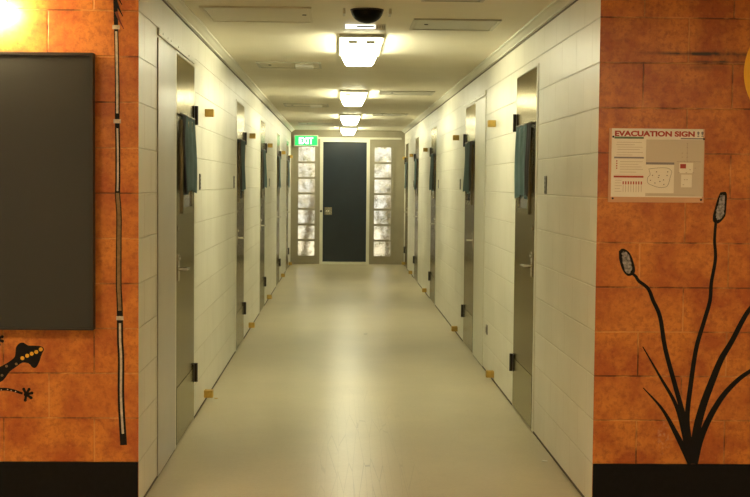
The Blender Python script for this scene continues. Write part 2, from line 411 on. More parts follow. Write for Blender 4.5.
for n, (a, b_), side in ((1, WL, 'left'), (2, WR, 'right')):
    t = tag(empty('window_%d' % n, ((a+b_)/2, YF, 0)), 'tall sidelight of seven stacked panes %s of the dark end door' % side, 'window', kind='structure')
    cx = (a+b_)/2
    bm = bmesh.new()
    for q in ((a-0.05-cx, a-cx, -0.012, 0.07, WZ[0]-0.05, WZ[1]+0.05), (b_-cx, b_+0.05-cx, -0.012, 0.07, WZ[0]-0.05, WZ[1]+0.05),
              (a-cx, b_-cx, -0.012, 0.07, WZ[0]-0.05, WZ[0]), (a-cx, b_-cx, -0.012, 0.07, WZ[1], WZ[1]+0.05)): box(bm, *q)
    obj('window_frame', bm, M['endframe'], t)
    bm = bmesh.new(); p = (WZ[1]-WZ[0]) / 7
    for k in range(1, 7): box(bm, a-cx, b_-cx, -0.006, 0.05, WZ[0]+k*p-0.019, WZ[0]+k*p+0.019)
    obj('glazing_bars', bm, M['endframe'], t)
    for k in range(7):
        bx('pane', (a-cx, b_-cx, 0.02, 0.028, WZ[0]+k*p+0.014, WZ[0]+(k+1)*p-0.014), M['glass'], t)
# dark end door
t = tag(empty('door_1', ((DX[0]+DX[1])/2, YF, 0)), 'dark navy end door with small steel lock plate at left', 'door', kind='structure')
hw = (DX[1]-DX[0])/2
bx('door_leaf', (-hw+0.004, hw-0.004, 0.012, 0.055, 0.045, DZ-0.004), M['navy'], t, 0.003)
bm = bmesh.new()
box(bm, -hw-0.055, -hw, -0.02, 0.07, 0, DZ+0.05); box(bm, hw, hw+0.055, -0.02, 0.07, 0, DZ+0.05); box(bm, -hw, hw, -0.02, 0.07, DZ, DZ+0.05)
obj('door_frame', bm, M['frame'], t)
bx('threshold', (-hw, hw, -0.015, 0.07, 0.0, 0.04), M['frame'], t, 0.004)
bx('backing', (-hw, hw, 0.0701, 0.09, 0.0, DZ), M['navy'], t)
lp = bx('lock_plate', (-hw+0.03, -hw+0.165, 0.002, 0.012, 0.885, 1.02), M['kick'], t, 0.002)
bm = bmesh.new(); cyl(bm, (-hw+0.07, -0.03, 0.95), (-hw+0.07, 0.002, 0.95), 0.016); cyl(bm, (-hw+0.07, -0.028, 0.95), (-hw+0.14, -0.028, 0.95), 0.008)
obj('lever_handle', bm, M['chrome'], lp, smooth=True)
bm = bmesh.new(); cyl(bm, (-hw-0.03, -0.024, 0.95), (-hw-0.03, -0.02, 0.95), 0.02); obj('strike_button', bm, M['dark'], t)

# ---------------------------------------------------------------- cell doors
cache = {}
def part(key, name, build, mats, parent, bevel=0.0, smooth=False):
    if key not in cache:
        bm = bmesh.new(); build(bm); cache[key] = mesh_of(bm, name, mats, bevel, smooth)
    return put(name, cache[key], parent)
def cell_door(s, y, num, label):
    """origin on the wall face at the latch edge; p = distance out of the wall into the corridor"""
    t = tag(empty('door_%d' % num, (s*H, y, 0)), label, 'door', kind='structure')
    def B(bm, p0, p1, a0, a1, z0, z1): box(bm, -s*p0, -s*p1, a0, a1, z0, z1)
    def leaf(bm): B(bm, -0.045, 0.004, 0.002, DW-0.002, 0.008, DT-0.004)
    lf = part((s, 'leaf'), 'door_leaf', leaf, M['steel'], t, 0.0015)
    def fr(bm):
        B(bm, -0.058, 0.005, -0.0545, -0.002, 0, DT+0.014); B(bm, -0.058, 0.003, DW+0.002, DW+0.0295, 0, DT+0.014); B(bm, -0.058, 0.005, -0.002, DW+0.002, DT, DT+0.014)
    part((s, 'frame'), 'door_frame', fr, M['frame'], t, 0.003)
    part((s, 'kick'), 'kick_plate', lambda bm: B(bm, 0.0042, 0.0062, 0.012, DW-0.012, 0.015, 0.325), M['kick'], lf)
    def vf(bm):
        a0, a1, z0, z1, w_ = 0.21, 0.67, 1.275, 1.80, 0.035
        B(bm, 0.004, 0.016, a0, a0+w_, z0, z1); B(bm, 0.004, 0.016, a1-w_, a1, z0, z1); B(bm, 0.004, 0.016, a0+w_, a1-w_, z0, z0+w_); B(bm, 0.004, 0.016, a0+w_, a1-w_, z1-w_, z1)
    v = part((s, 'vf'), 'vision_frame', vf, M['kick'], lf)
    part((s, 'vg'), 'vision_glass', lambda bm: B(bm, 0.0042, 0.008, 0.245, 0.635, 1.31, 1.765), M['vision'], v)
    for zz in (0.235, 1.80):
        def hg(bm, zz=zz):
            B(bm, 0.004, 0.008, DW-0.045, DW+0.025, zz, zz+0.11)
            cyl(bm, (-s*0.014, DW+0.005, zz-0.002), (-s*0.014, DW+0.005, zz+0.112), 0.013, n=14)
            B(bm, 0.006, 0.014, DW-0.008, DW+0.018, zz+0.002, zz+0.108)
        part((s, 'hinge', zz), 'hinge', hg, M['dark'], t, smooth=False)
    def rose(bm):
        B(bm, 0.004, 0.010, 0.045, 0.105, 0.91, 1.06)
        cyl(bm, (-s*0.012, 0.075, 1.035), (-s*0.02, 0.075, 1.035), 0.014)
    r = part((s, 'rose'), 'lock_plate', rose, M['chrome'], lf)
    def lever(bm):
        cyl(bm, (-s*0.010, 0.075, 0.975), (-s*0.055, 0.075, 0.975), 0.011)
        cyl(bm, (-s*0.050, 0.068, 0.975), (-s*0.050, 0.20, 0.972), 0.009, 0.007)
    part((s, 'lever'), 'lever_handle', lever, M['chrome'], r, smooth=False)
    part((s, 'bolt'), 'bolt_button', lambda bm: cyl(bm, (-s*0.004, 0.06, 1.20), (-s*0.012, 0.06, 1.20), 0.012), M['chrome'], lf)
    return t
ordn = ['nearest', 'second nearest', 'middle', 'second farthest', 'farthest']
num = 2
for s, ds, nm in ((-1, DOORS_L, 'left'), (1, DOORS_R, 'right')):
    for i, y in enumerate(ds):
        cell_door(s, y, num, '%s of the five brushed steel cell doors along the %s wall' % (ordn[i], nm)); num += 1

# privacy curtains hung over the viewing windows of the cell doors
def curtain(s, y, label, seed):
    t = tag(empty('door_curtain', (s*(H-0.004), y, 1.39)), label, 'curtain', 'curtains over the cell door windows')
    rnd = random.Random(seed)
    def sheet(a0, a1, b0, b1, z0, z1, amp, ph, base, nf):
        bm = bmesh.new(); N, K = 40, 16; g = []
        for k in range(K+1):
            v = k/K; row = []
            for i in range(N+1):
                u = i/N
                aa = (a0 + (a1-a0)*u)*(1-v) + (b0+(b1-b0)*u)*v
                d = base + amp*(0.55+0.6*v)*(0.5+0.5*math.sin(u*nf*2*math.pi+ph+0.7*math.sin(3*v+ph))) + 0.003*math.sin(v*5+ph)
                z = z1-1.39 + (z0-z1)*v + 0.012*math.sin(u*6+ph)*v
                row.append(bm.verts.new((-s*d, aa, z)))
            g.append(row)
        for k in range(K):
            for i in range(N): bm.faces.new((g[k][i], g[k][i+1], g[k+1][i+1], g[k+1][i]))
        bmesh.ops.solidify(bm, geom=bm.faces[:], thickness=0.003)
        return bm
    j = rnd.uniform(-0.02, 0.02)
    obj('cloth', sheet(0.24, 0.72, 0.21+j, 0.75+j, 1.385+j/2, 1.825, 0.014, rnd.uniform(0, 6), 0.014, 2.6), M['teal'], t, smooth=True)
    l = obj('lining', sheet(0.10, 0.25, 0.17+j, 0.26+j, 1.395, 1.82, 0.010, rnd.uniform(0, 6), 0.017, 1.5), M['lining'], t, smooth=True); l['label'] = 'black lining edge'
    bm = bmesh.new(); cyl(bm, (-s*0.012, 0.08, 1.825-1.39), (-s*0.012, 0.74, 1.825-1.39), 0.006)
    obj('curtain_rod', bm, M['grey'], t, smooth=True)
for s, ds, nm in ((-1, DOORS_L, 'left'), (1, DOORS_R, 'right')):
    for i, y in enumerate(ds):
        curtain(s, y, 'teal cloth curtain over the window of the %s cell door on the %s' % (ordn[i], nm), 10*i + (s > 0))

# flush cover panels beside two of the doors, with a head rail carried over the door
for s, y0, y1, ye, label, lab2 in ((-1, 0.57, 1.222, 2.10, 'smooth grey-beige cover panel in front of the nearest left cell door', 'narrow head rail above the nearest left cell door'),
                            (1, 4.45, 5.162, 6.05, 'smooth cream cover panel before the second right cell door', 'narrow head rail above the second right cell door')):
    c = bx('cover_panel', (-s*0.0005, -s*0.007, y0, y1, 0.006, 2.150), M['panel'] if s < 0 else M['frame'], None, 0.003); c.location = (s*H, 0, 0)
    tag(c, label, 'panel')
    hr = tag(empty('head_rail', (s*H, y0, 2.160)), lab2, 'rail')
    bx('rail', (-s*0.0005, -s*0.012, 0.0, ye-y0, 0.0, 0.036), M['frame'], hr, 0.003)
    for k in (0.12, 0.30, 0.42, 0.72, 1.2):
        bm = bmesh.new(); cyl(bm, (-s*0.012, k, 0.018), (-s*0.014, k, 0.018), 0.006, n=10); obj('bolt', bm, M['hatch'], hr)

# wooden door stops: one high and one at the floor for each door
STOP_L = [2.78, 6.90, 10.05, 13.75, 16.60]
STOP_R = [3.83, 6.80, 11.30, 14.70, 17.00]
for s, ds, nm in ((-1, STOP_L, 'left'), (1, STOP_R, 'right')):
    for i, y in enumerate(ds):
        for z, hh, wh in ((1.880, 0.050, 'high on the wall'), (0.028, 0.05, 'low by the floor')):
            yy = y if z > 1 or s < 0 else y - 0.10
            t = bx('door_stop', (0, -s*0.058, -0.025, 0.03, 0, hh), M['wood'], None, 0.004)
            t.location = (s*H, yy, z)
            tag(t, 'yellow wooden door stop %s past the %s %s cell door' % (wh, ordn[i], nm), 'door stop', 'wooden door stops on the corridor walls')

# slotted plates, outlet
def wall_plate(s, y, label, z=1.405):
    t = tag(empty('wall_plate', (s*H, y, z)), label, 'plate', 'slotted plates beside the cell doors')
    bx('plate', (0, -s*0.006, -0.03, 0.03, 0, 0.10), M['grey'], t, 0.001)
    for k in range(4):
        bm = bmesh.new(); cyl(bm, (-s*0.006, 0, 0.014+k*0.024), (-s*0.008, 0, 0.014+k*0.024), 0.007, n=10); obj('button', bm, M['dark'], t)
for s, y, nm in ((-1, 2.46, 'past the nearest left cell door'), (-1, 5.06, 'just before the second left cell door'), (-1, 10.35, 'past the middle left cell door'),
                 (1, 1.44, 'before the nearest right cell door'), (1, 6.56, 'past the second right cell door'), (1, 9.33, 'before the middle right cell door'), (1, 14.4, 'past the fourth right cell door')):
    wall_plate(s, y, 'small dark slotted plate on the wall %s' % nm)
t = tag(empty('wall_outlet', (H, 4.18, 0.325)), 'small dark oval outlet low on the right wall past the nearest door', 'outlet')
bx('plate', (0, -0.008, -0.03, 0.03, -0.03, 0.045), M['grey'], t, 0.002); bx('socket', (-0.008, -0.012, -0.012, 0.012, -0.015, 0.03), M['dark'], t, 0.001)

# ---------------------------------------------------------------- ceiling lights
def corridor_light(y, label):
    L = 1.20
    t = tag(empty('ceiling_light', (0, y, ZC)), label, 'light', 'fluorescent ceiling lights in the corridor')
    def base(bm):
        box(bm, -0.142, 0.142, -0.01, L+0.01, -0.018, 0)
        box(bm, -0.142, -0.130, -0.01, L+0.01, -0.024, -0.018); box(bm, 0.130, 0.142, -0.01, L+0.01, -0.024, -0.018)
        box(bm, -0.130, 0.130, -0.01, 0.0, -0.024, -0.018); box(bm, -0.130, 0.130, L, L+0.01, -0.024, -0.018)
    b = part('lightbase', 'lamp_base', base, M['lampbase'], t)
    def diff(bm):
        sec = [(-0.127, -0.019), (-0.120, -0.045), (-0.098, -0.088), (-0.090, -0.096), (0.090, -0.096), (0.098, -0.088), (0.120, -0.045), (0.127, -0.019)]
        rows = []
        for yy, k in ((0.004, 0.90), (0.012, 1.0), (L-0.012, 1.0), (L-0.004, 0.90)):
            rows.append([bm.verts.new((x*(0.97+0.03*k), yy, -0.019+(z+0.019)*k)) for x, z in sec])
        for a, c in zip(rows, rows[1:]):
            for i in range(7): bm.faces.new((a[i], a[i+1], c[i+1], c[i])).material_index = 0 if i in (2, 3, 4) else 1
            bm.faces.new((a[7], a[0], c[0], c[7]))
        bm.faces.new(rows[0]).material_index = 2; bm.faces.new(rows[-1][::-1]).material_index = 2
    part('lightdiff', 'diffuser', diff, [M['diffuser'], M['diffside'], M['diffend']], t)
    for sx in (-1, 1):
        def hold(bm, sx=sx):
            box(bm, sx*0.028, sx*0.085, -0.004, 0.003, -0.060, -0.042)
        part(('hold', sx), 'end_clip', hold, M['lampend'], t, 0.003)
for y, nm in zip((2.50, 7.40, 12.00, 15.95), ordn_l := ('nearest', 'second', 'third', 'farthest')):
    corridor_light(y, '%s of the lit box-shaped ceiling lights down the middle of the corridor' % nm)

# dome cameras
def dome_camera(x, y, r, label, plate=True):
    t = tag(empty('dome_camera', (x, y, ZC)), label, 'camera', 'black dome cameras on the corridor ceiling')
    bm = bmesh.new(); cyl(bm, (0, 0, 0), (0, 0, -0.008), r*1.04, r*1.02, 32); obj('mounting_ring', bm, M['dark'], t)
    bm = bmesh.new(); bmesh.ops.create_uvsphere(bm, u_segments=32, v_segments=16, radius=r)
    bmesh.ops.bisect_plane(bm, geom=bm.verts[:]+bm.edges[:]+bm.faces[:], plane_co=(0, 0, 0), plane_no=(0, 0, 1), clear_outer=True)
    bmesh.ops.holes_fill(bm, edges=[e for e in bm.edges if e.is_boundary])
    o = obj('dome', bm, M['dome'], t, smooth=True, loc=(0, 0, -0.004)); o.scale = (1, 1, 0.80)
    if plate:
        for sx in (-1, 1):
            bx('bracket', (sx*0.118, sx*0.132, -0.06, 0.06, -0.030, 0), M['hatch'], t, 0.002)
dome_camera(0.010, 1.36, 0.088, 'black dome camera on the ceiling at the corridor entrance')
dome_camera(0.0, 8.95, 0.085, 'small black dome camera behind the second ceiling light', False)
# white slotted box, its front face given a mild glow
t = tag(empty('slotted_box', (0.012, 1.98, ZC)), 'white slotted box on the ceiling between the dome camera and the nearest light', 'light')
bx('housing', (-0.128, 0.122, 0.0, 0.11, -0.034, 0), M['white'], t, 0.004)
bx('lens', (-0.118, 0.060, -0.003, 0.0, -0.030, -0.005), M['glowwhite'], t)
bx('slot', (-0.050, 0.052, -0.006, -0.003, -0.021, -0.013), M['dark'], t, 0.001)
bm = bmesh.new()
for i in range(5):
    for k in range(2): box(bm, 0.070+i*0.010, 0.075+i*0.010, -0.002, 0.0, -0.026+k*0.010, -0.020+k*0.010)
obj('grille', bm, M['grey'], t)

# ceiling hatches
def hatch(x0, x1, y0, y1, label, mat='hatch', dark=False, latch=0.14, label_tag=False):
    t = tag(empty('ceiling_hatch', ((x0+x1)/2, y0, ZC)), label, 'hatch', 'access hatches in the corridor ceiling')
    w_ = (x1-x0)/2; d = y1-y0
    bm = bmesh.new(); f = 0.018
    box(bm, -w_, w_, 0, f, -0.010, 0); box(bm, -w_, w_, d-f, d, -0.010, 0); box(bm, -w_, -w_+f, f, d-f, -0.010, 0); box(bm, w_-f, w_, f, d-f, -0.010, 0)
    obj('hatch_frame', bm, M['hatch'] if dark else M[mat], t)
    bx('hatch_panel', (-w_+f+0.004, w_-f-0.004, f+0.004, d-f-0.004, -0.006, 0), M[mat], t, 0.001)
    bm = bmesh.new(); lx = -w_+latch if latch > 0 else w_+latch
    cyl(bm, (lx, d*0.45, -0.006), (lx, d*0.45, -0.010), 0.012, n=14); obj('latch', bm, M['dark'], t)
    if label_tag:
        bx('white_vent', (0.05, 0.19, d*0.3, d*0.7, -0.028, -0.006), M['white'], t, 0.002)
    return t
hatch(0.285, 0.790, 1.70, 2.18, 'silver framed ceiling hatch right of the dome camera', 'hatch', latch=0.085)
hatch(-0.895, -0.292, 1.28, 1.90, 'cream painted ceiling hatch with small latch left of the dome camera', 'ceilhatch', latch=-0.045)
hatch(0.28, 0.60, 0.62, 0.955, 'dark edged ceiling hatch right of centre at the corridor entrance', 'ceilhatch', True)
hatch(-0.80, -0.29, 4.45, 4.92, 'ceiling hatch with white vent on the left past the nearest light', 'ceilhatch', True, 0.1, True)
hatch(0.26, 0.83, 7.45, 7.95, 'dark ceiling hatch on the right beside the second ceiling light', 'hatch', True)
hatch(-0.82, -0.28, 9.75, 10.25, 'ceiling hatch with white vent on the left between the second and third lights', 'ceilhatch', True, 0.1, True)
hatch(0.30, 0.78, 11.7, 12.2, 'ceiling hatch on the right beside the third light', 'hatch', True)
hatch(-0.80, -0.25, 14.6, 15.1, 'farthest ceiling hatch on the left before the end door', 'hatch', True)

# exit sign
t = tag(empty('exit_sign', (-0.748, YF-0.075, 2.105)), 'lit green exit sign above the left sidelight of the end wall', 'sign')
bx('housing', (-0.215, 0.215, -0.03, 0.074, 0, 0.20), M['trim'], t, 0.006)
bx('face', (-0.198, 0.198, -0.034, -0.030, 0.016, 0.184), M['exitgreen'], t)
def text_mesh(body, size, mat, name, parent, loc, ext=0.0005, sx=1.0, bold=0.0):
    cu = bpy.data.curves.new(name, 'FONT'); cu.body = body; cu.size = size; cu.extrude = ext; cu.offset = bold
    cu.align_x = 'LEFT'
    o = bpy.data.objects.new(name, cu); COL.objects.link(o)
    me = bpy.data.meshes.new_from_object(o.evaluated_get(bpy.context.evaluated_depsgraph_get()))
    bpy.data.objects.remove(o)
    xs = [v.co.x for v in me.vertices]; x0, x1 = min(xs), max(xs)
    for v in me.vertices: v.co.x = (v.co.x - x0) * (sx / (x1 - x0))
    me.materials.clear(); me.materials.append(mat)
    return put(name, me, parent, loc, (math.pi/2, 0, 0))
text_mesh('EXIT', 0.165, M['exitwhite'], 'lettering', t, (-0.125, -0.035, 0.042), 0.0008, 0.25, 0.003)

# ---------------------------------------------------------------- lobby face of the front wall
Y0, Y1 = -0.0003, -0.0015
t = tag(empty('wall_board', (-1.83, 0, 0.798)), 'large dark charcoal board on the left orange wall', 'board')
bx('panel', (-0.60, 0.612, -0.052, -0.012, 0.008, 1.200), M['board'], t, 0.002)
bm = bmesh.new()
for q in ((-0.612, 0.622, -0.058, 0, 0, 0.008), (-0.612, 0.622, -0.058, 0, 1.200, 1.212), (-0.612, -0.600, -0.058, 0, 0.008, 1.2), (0.612, 0.622, -0.058, 0, 0.008, 1.2)): box(bm, *q)
obj('board_frame', bm, M['boardedge'], t)
bx('backing', (-0.60, 0.612, -0.012, -0.001, 0.008, 1.2), M['boardedge'], t)

SPEAR = [(-1.12,2.36),(-1.12,2.298),(-1.116,2.129),(-1.113,1.985),(-1.111,1.854),(-1.111,1.718),(-1.109,1.591),(-1.109,1.459),(-1.11,1.393),(-1.104,1.304),(-1.105,1.15),(-1.105,0.994),(-1.102,0.928),(-1.1,0.848),(-1.099,0.749),(-1.095,0.66),(-1.095,0.481),(-1.084,0.279)]
t = tag(empty('painted_spear', (-1.10, 0, 0.279)), 'tall thin black and white spear painted on the left orange wall', 'mural')
def loc_path(L, ox, oz): return [(x-ox, z-oz) for x, z in L]
sp_ = loc_path(SPEAR, -1.10, 0.279)
bm = bmesh.new(); ribbon(bm, sp_, lambda q: 0.017 + 0.013*q, Y0, Y1); obj('shaft', bm, M['paint_black'], t)
def seg(z0, z1): return [p for p in smooth_path(sp_, 8) if z0 <= p[1]+0.279 <= z1]
for z0, z1, mt, wd in ((1.735, 2.11, 'paint_white', 0.010), (1.405, 1.70, 'paint_white', 0.008), (0.875, 1.405, 'paint_olive', 0.015), (0.315, 0.825, 'paint_white', 0.010)):
    q = [(p[0], p[1]) for p in seg(z0, z1)]
    bm = bmesh.new(); ribbon(bm, q, lambda q_: wd, -0.0014, -0.0024, 1); obj('stripe', bm, M[mt], t)
for x, z in ((-1.116, 2.129), (-1.111, 1.718), (-1.1, 0.848)):
    bm = bmesh.new(); prism(bm, [(x+1.10-0.016, z-0.279-0.010), (x+1.10+0.016, z-0.279-0.010), (x+1.10+0.016, z-0.279+0.008), (x+1.10-0.016, z-0.279+0.008)], -0.0014, -0.0026)
    obj('binding', bm, M['paint_white'], t)
for (x0, z0), (x1, z1), mt in (((-1.120, 2.29), (-1.090, 2.225), 'paint_black'), ((-1.118, 2.245), (-1.086, 2.175), 'paint_black'), ((-1.116, 2.195), (-1.082, 2.12), 'paint_red')):
    bm = bmesh.new(); ribbon(bm, [(x0+1.10, z0-0.279), ((x0+x1)/2+1.098, (z0+z1)/2-0.279), (x1+1.10, z1-0.279)], lambda q: 0.010*(1-q)+0.003, Y0, -0.002); obj('barb', bm, M[mt], t)

# gecko
HEAD = [(-1.633,0.625),(-1.601,0.642),(-1.573,0.662),(-1.56,0.682),(-1.559,0.711),(-1.545,0.731),(-1.525,0.735),(-1.505,0.723),(-1.473,0.722),(-1.442,0.717),(-1.436,0.703),(-1.446,0.683),(-1.454,0.655),(-1.47,0.625),(-1.486,0.625),(-1.502,0.642),(-1.53,0.646),(-1.554,0.63),(-1.586,0.606),(-1.61,0.573),(-1.634,0.557)]
BEXT = [(-1.722,0.532),(-1.818,0.558),(-1.915,0.629),(-2.006,0.682),(-2.107,0.672),(-2.226,0.623),(-2.226,0.632),(-2.116,0.699),(-2.006,0.722),(-1.905,0.691),(-1.809,0.629),(-1.713,0.603)]
gx, gz = -1.70, 0.55
t = tag(empty('painted_gecko', (gx, 0, gz)), 'black gecko with yellow dots painted under the charcoal board', 'mural')
out = smooth_path([(x-gx, z-gz) for x, z in HEAD+BEXT+[HEAD[0]]], 3)[:-1]
bm = bmesh.new(); prism(bm, [(p.x, p.y) for p in out], Y0, Y1); bmesh.ops.triangulate(bm, faces=[f for f in bm.faces if len(f.verts) > 4]); obj('body', bm, M['paint_black'], t)
for i, (x, z) in enumerate([(-1.53,0.666),(-1.509,0.677),(-1.489,0.686),(-1.469,0.694),(-1.449,0.706),(-1.557,0.64),(-1.6,0.63),(-1.62,0.589),(-1.67,0.585),(-1.72,0.57)]):
    bm = bmesh.new(); disc(bm, x-gx, z-gz, 0.0088 if i < 5 else 0.006, -0.0014, -0.0026); o = obj('dot', bm, M['paint_yellow'] if i < 5 else M['paint_olive'], t)
def limb(pts):
    bm = bmesh.new(); ribbon(bm, [(x-gx, z-gz) for x, z in pts], lambda q: 0.016-0.006*q, Y0, -0.0016); obj('leg', bm, M['paint_black'], t)
limb([(-1.735,0.585),(-1.697,0.562),(-1.658,0.540),(-1.634,0.528),(-1.602,0.527),(-1.57,0.521),(-1.53,0.508)])
limb([(-1.76,0.60),(-1.72,0.66),(-1.69,0.72),(-1.65,0.748)])
limb([(-1.92,0.66),(-1.93,0.58),(-1.88,0.53)]); limb([(-1.95,0.69),(-2.02,0.745),(-2.05,0.755)])
for x, z in [(-1.624,0.524),(-1.596,0.526),(-1.58,0.521),(-1.561,0.517)]:
    bm = bmesh.new(); disc(bm, x-gx, z-gz, 0.0030, -0.0014, -0.0026, 8); obj('dot', bm, M['paint_white'], t)
def foot(cx_, cz_, angs, r=0.026):
    bm = bmesh.new(); disc(bm, cx_-gx, cz_-gz, 0.011, Y0, -0.0017)
    for a in angs:
        a = math.radians(a); ex, ez = cx_-gx+r*math.cos(a), cz_-gz+r*math.sin(a)
        ribbon(bm, [(cx_-gx, cz_-gz), ((cx_-gx+ex)/2, (cz_-gz+ez)/2), (ex, ez)], lambda q: 0.010+0.002*q, Y0, -0.0018, 3); disc(bm, ex, ez, 0.007, Y0, -0.0019, 10)
    obj('foot', bm, M['paint_black'], t)
foot(-1.514, 0.504, (115, 62, 15, -35, -100)); foot(-1.642, 0.750, (80, 25, -20, -70)); foot(-1.87, 0.52, (-100, -50, 0, 50)); foot(-2.065, 0.757, (200, 150, 100, 50))

# bulrushes
A_=[(1.235,0.734),(1.317,0.597),(1.392,0.468),(1.436,0.323),(1.464,0.204)]
B_=[(1.241,0.548),(1.329,0.452),(1.395,0.339),(1.466,0.204)]
C_=[(1.185,1.06),(1.198,1.049),(1.212,1.029),(1.254,0.995),(1.278,0.941),(1.311,0.866),(1.337,0.726),(1.383,0.566),(1.426,0.421),(1.45,0.307),(1.468,0.204)]
D_=[(1.553,1.301),(1.549,1.214),(1.555,1.133),(1.539,1.024),(1.534,0.942),(1.509,0.847),(1.477,0.727),(1.456,0.566),(1.443,0.421),(1.454,0.312),(1.47,0.204)]
E_=[(2.02,1.08),(1.891,1.02),(1.793,0.965),(1.713,0.903),(1.637,0.76),(1.591,0.679),(1.553,0.582),(1.514,0.469),(1.487,0.355),(1.472,0.204)]
F_=[(1.95,0.74),(1.832,0.686),(1.72,0.623),(1.657,0.574),(1.595,0.502),(1.54,0.404),(1.502,0.307),(1.479,0.204)]
ox, oz = 1.47, 0.204
t = tag(empty('painted_bulrush', (ox, 0, oz)), 'black bulrush plant with two grey seed heads painted on the right orange wall', 'mural')
for k, (P_, wf, nm) in enumerate(((A_, lambda q: 0.004+0.028*q, 'leaf'), (B_, lambda q: 0.004+0.028*q, 'leaf'), (E_, lambda q: 0.010+0.026*min(1, q*1.2), 'leaf'), (F_, lambda q: 0.012+0.022*q, 'leaf'),
                     (C_, lambda q: 0.012+0.013*q, 'stem'), (D_, lambda q: 0.012+0.013*q, 'stem'))):
    bm = bmesh.new(); ribbon(bm, loc_path(P_, ox, oz), wf, Y0, -0.0012-0.00012*k); obj(nm, bm, M['paint_black'], t)
C1 = [(1.57,1.429),(1.593,1.431),(1.6,1.416),(1.599,1.38),(1.597,1.34),(1.591,1.317),(1.564,1.29),(1.543,1.296),(1.539,1.321),(1.549,1.366),(1.559,1.402)]
C2 = [(1.119,1.162),(1.137,1.174),(1.169,1.153),(1.191,1.096),(1.191,1.065),(1.164,1.051),(1.139,1.075),(1.122,1.123)]
for L in (C1, C2):
    cxm = sum(p[0] for p in L)/len(L); czm = sum(p[1] for p in L)/len(L)
    bm = bmesh.new(); prism(bm, [(p.x, p.y) for p in smooth_path(loc_path(L+[L[0]], ox, oz), 4)[:-1]], Y0, -0.0022)
    h_ = obj('seed_head', bm, M['paint_black'], t); h_['label'] = 'grey speckled seed head with black outline'
    rnd = random.Random(3); inner = [((p[0]-cxm)*0.62+cxm-ox, (p[1]-czm)*0.80+czm-oz) for p in L+[L[0]]]
    bm = bmesh.new(); prism(bm, [(p.x+rnd.uniform(-.003, .003), p.y+rnd.uniform(-.003, .003)) for p in smooth_path(inner, 4)[:-1]], -0.0022, -0.0028)
    obj('seed_fluff', bm, M['paint_grey'], h_)
# sun
bm = bmesh.new(); disc(bm, 0, 0, 0.262, Y0, -0.0015, 64)
o = obj('painted_sun', bm, M['paint_sun'], loc=(1.925, 0, 1.965)); tag(o, 'yellow sun disc painted at the edge of the right orange wall', 'mural')

# evacuation sign
PX, PZ = 1.065, 1.381; PW, PH = 0.429, 0.329
t = tag(empty('evacuation_sign', (PX, 0, PZ)), 'evacuation sign with plan and red title on the right orange wall', 'sign')
bx('acrylic_holder', (0, PW, -0.006, -0.0005, 0, PH), M['acrylic'], t, 0.001)
pp = bx('paper', (0.012, PW-0.008, -0.0075, -0.006, 0.024, PH-0.001), M['paper'], t)
def ink(name, x0, x1, z0, z1, mt, lay=0): return bx(name, (x0, x1, -0.0080-lay*0.0003, -0.0075-lay*0.0003, z0, z1), M[mt], pp)
# layout in sign metres: x from the left edge, z up from the lower edge
sx_ = PW/480.0; sz_ = PH/368.0          # the sign measured on a 480 x 368 grid
def gx_(u): return (u-42)*sx_
def gz_(v): return (435-v)*sz_
ink('plan_field', gx_(228), gx_(518), gz_(404), gz_(122), 'papergrey')
ink('green_bar', gx_(68), gx_(215), gz_(119), gz_(109), 'inkgreen', 1)
ink('grey_bar', gx_(68), gx_(217), gz_(217), gz_(209), 'inkgrey', 1)
ink('red_bar', gx_(68), gx_(217), gz_(312), gz_(303), 'inkred', 1)
ink('grey_bar', gx_(228), gx_(370), gz_(246), gz_(235), 'inkgrey', 2)
ink('grey_bar', gx_(400), gx_(518), gz_(119), gz_(113), 'inkgrey', 1)
ink('map_field', gx_(228), gx_(370), gz_(388), gz_(246), 'paper', 1)
bm = bmesh.new()
for v, a, b_ in ((136, 80, 205), (148, 78, 170), (160, 84, 210), (172, 84, 196), (186, 80, 212), (199, 80, 160), (232, 98, 212), (245, 98, 190), (258, 98, 206), (270, 98, 214), (284, 98, 180),
                (325, 74, 108), (338, 74, 104), (352, 74, 110), (366, 74, 100), (380, 74, 108), (396, 240, 480)):
    box(bm, gx_(a), gx_(b_), -0.0083, -0.0078, gz_(v+1.6), gz_(v))
obj('text_lines', bm, M['inkfaint'], pp)
bm = bmesh.new()
for v in (230, 242, 254, 266): disc(bm, gx_(82), gz_(v), 0.0032, -0.0078, -0.0083, 8)
obj('symbols', bm, M['inkred'], pp)
bm = bmesh.new()
for k in range(8): box(bm, gx_(113+k*13), gx_(119+k*13), -0.0083, -0.0078, gz_(346), gz_(331))
obj('extinguisher_icons', bm, M['inkred'], pp)
bm = bmesh.new()
for k in range(8): box(bm, gx_(115+k*13), gx_(117+k*13), -0.0083, -0.0078, gz_(384), gz_(350))
obj('key_lines', bm, M['inkfaint'], pp)
bm = bmesh.new()
site = [(243, 268), (300, 262), (338, 264), (358, 280), (352, 305), (344, 338), (332, 356), (300, 360), (268, 352), (240, 338), (238, 312), (250, 295), (243, 268)]
q = [(gx_(a), gz_(b_)) for a, b_ in site]; ribbon(bm, q, lambda q_: 0.0014, -0.0084, -0.0090, 4)
for a, b_ in ((262, 300), (282, 282), (292, 310), (300, 330), (318, 322), (335, 300), (252, 325), (275, 338), (320, 345), (338, 282), (295, 300)):
    disc(bm, gx_(a), gz_(b_), 0.0026, -0.0078, -0.0086, 7)
obj('site_map', bm, M['inkdark'], pp)
ink('wing_area', gx_(396), gx_(465), gz_(288), gz_(236), 'paper', 1); ink('wing_area', gx_(406), gx_(460), gz_(358), gz_(294), 'paper', 1)
ink('location_marker', gx_(400), gx_(429), gz_(264), gz_(242), 'inkred', 2)
bm = bmesh.new()
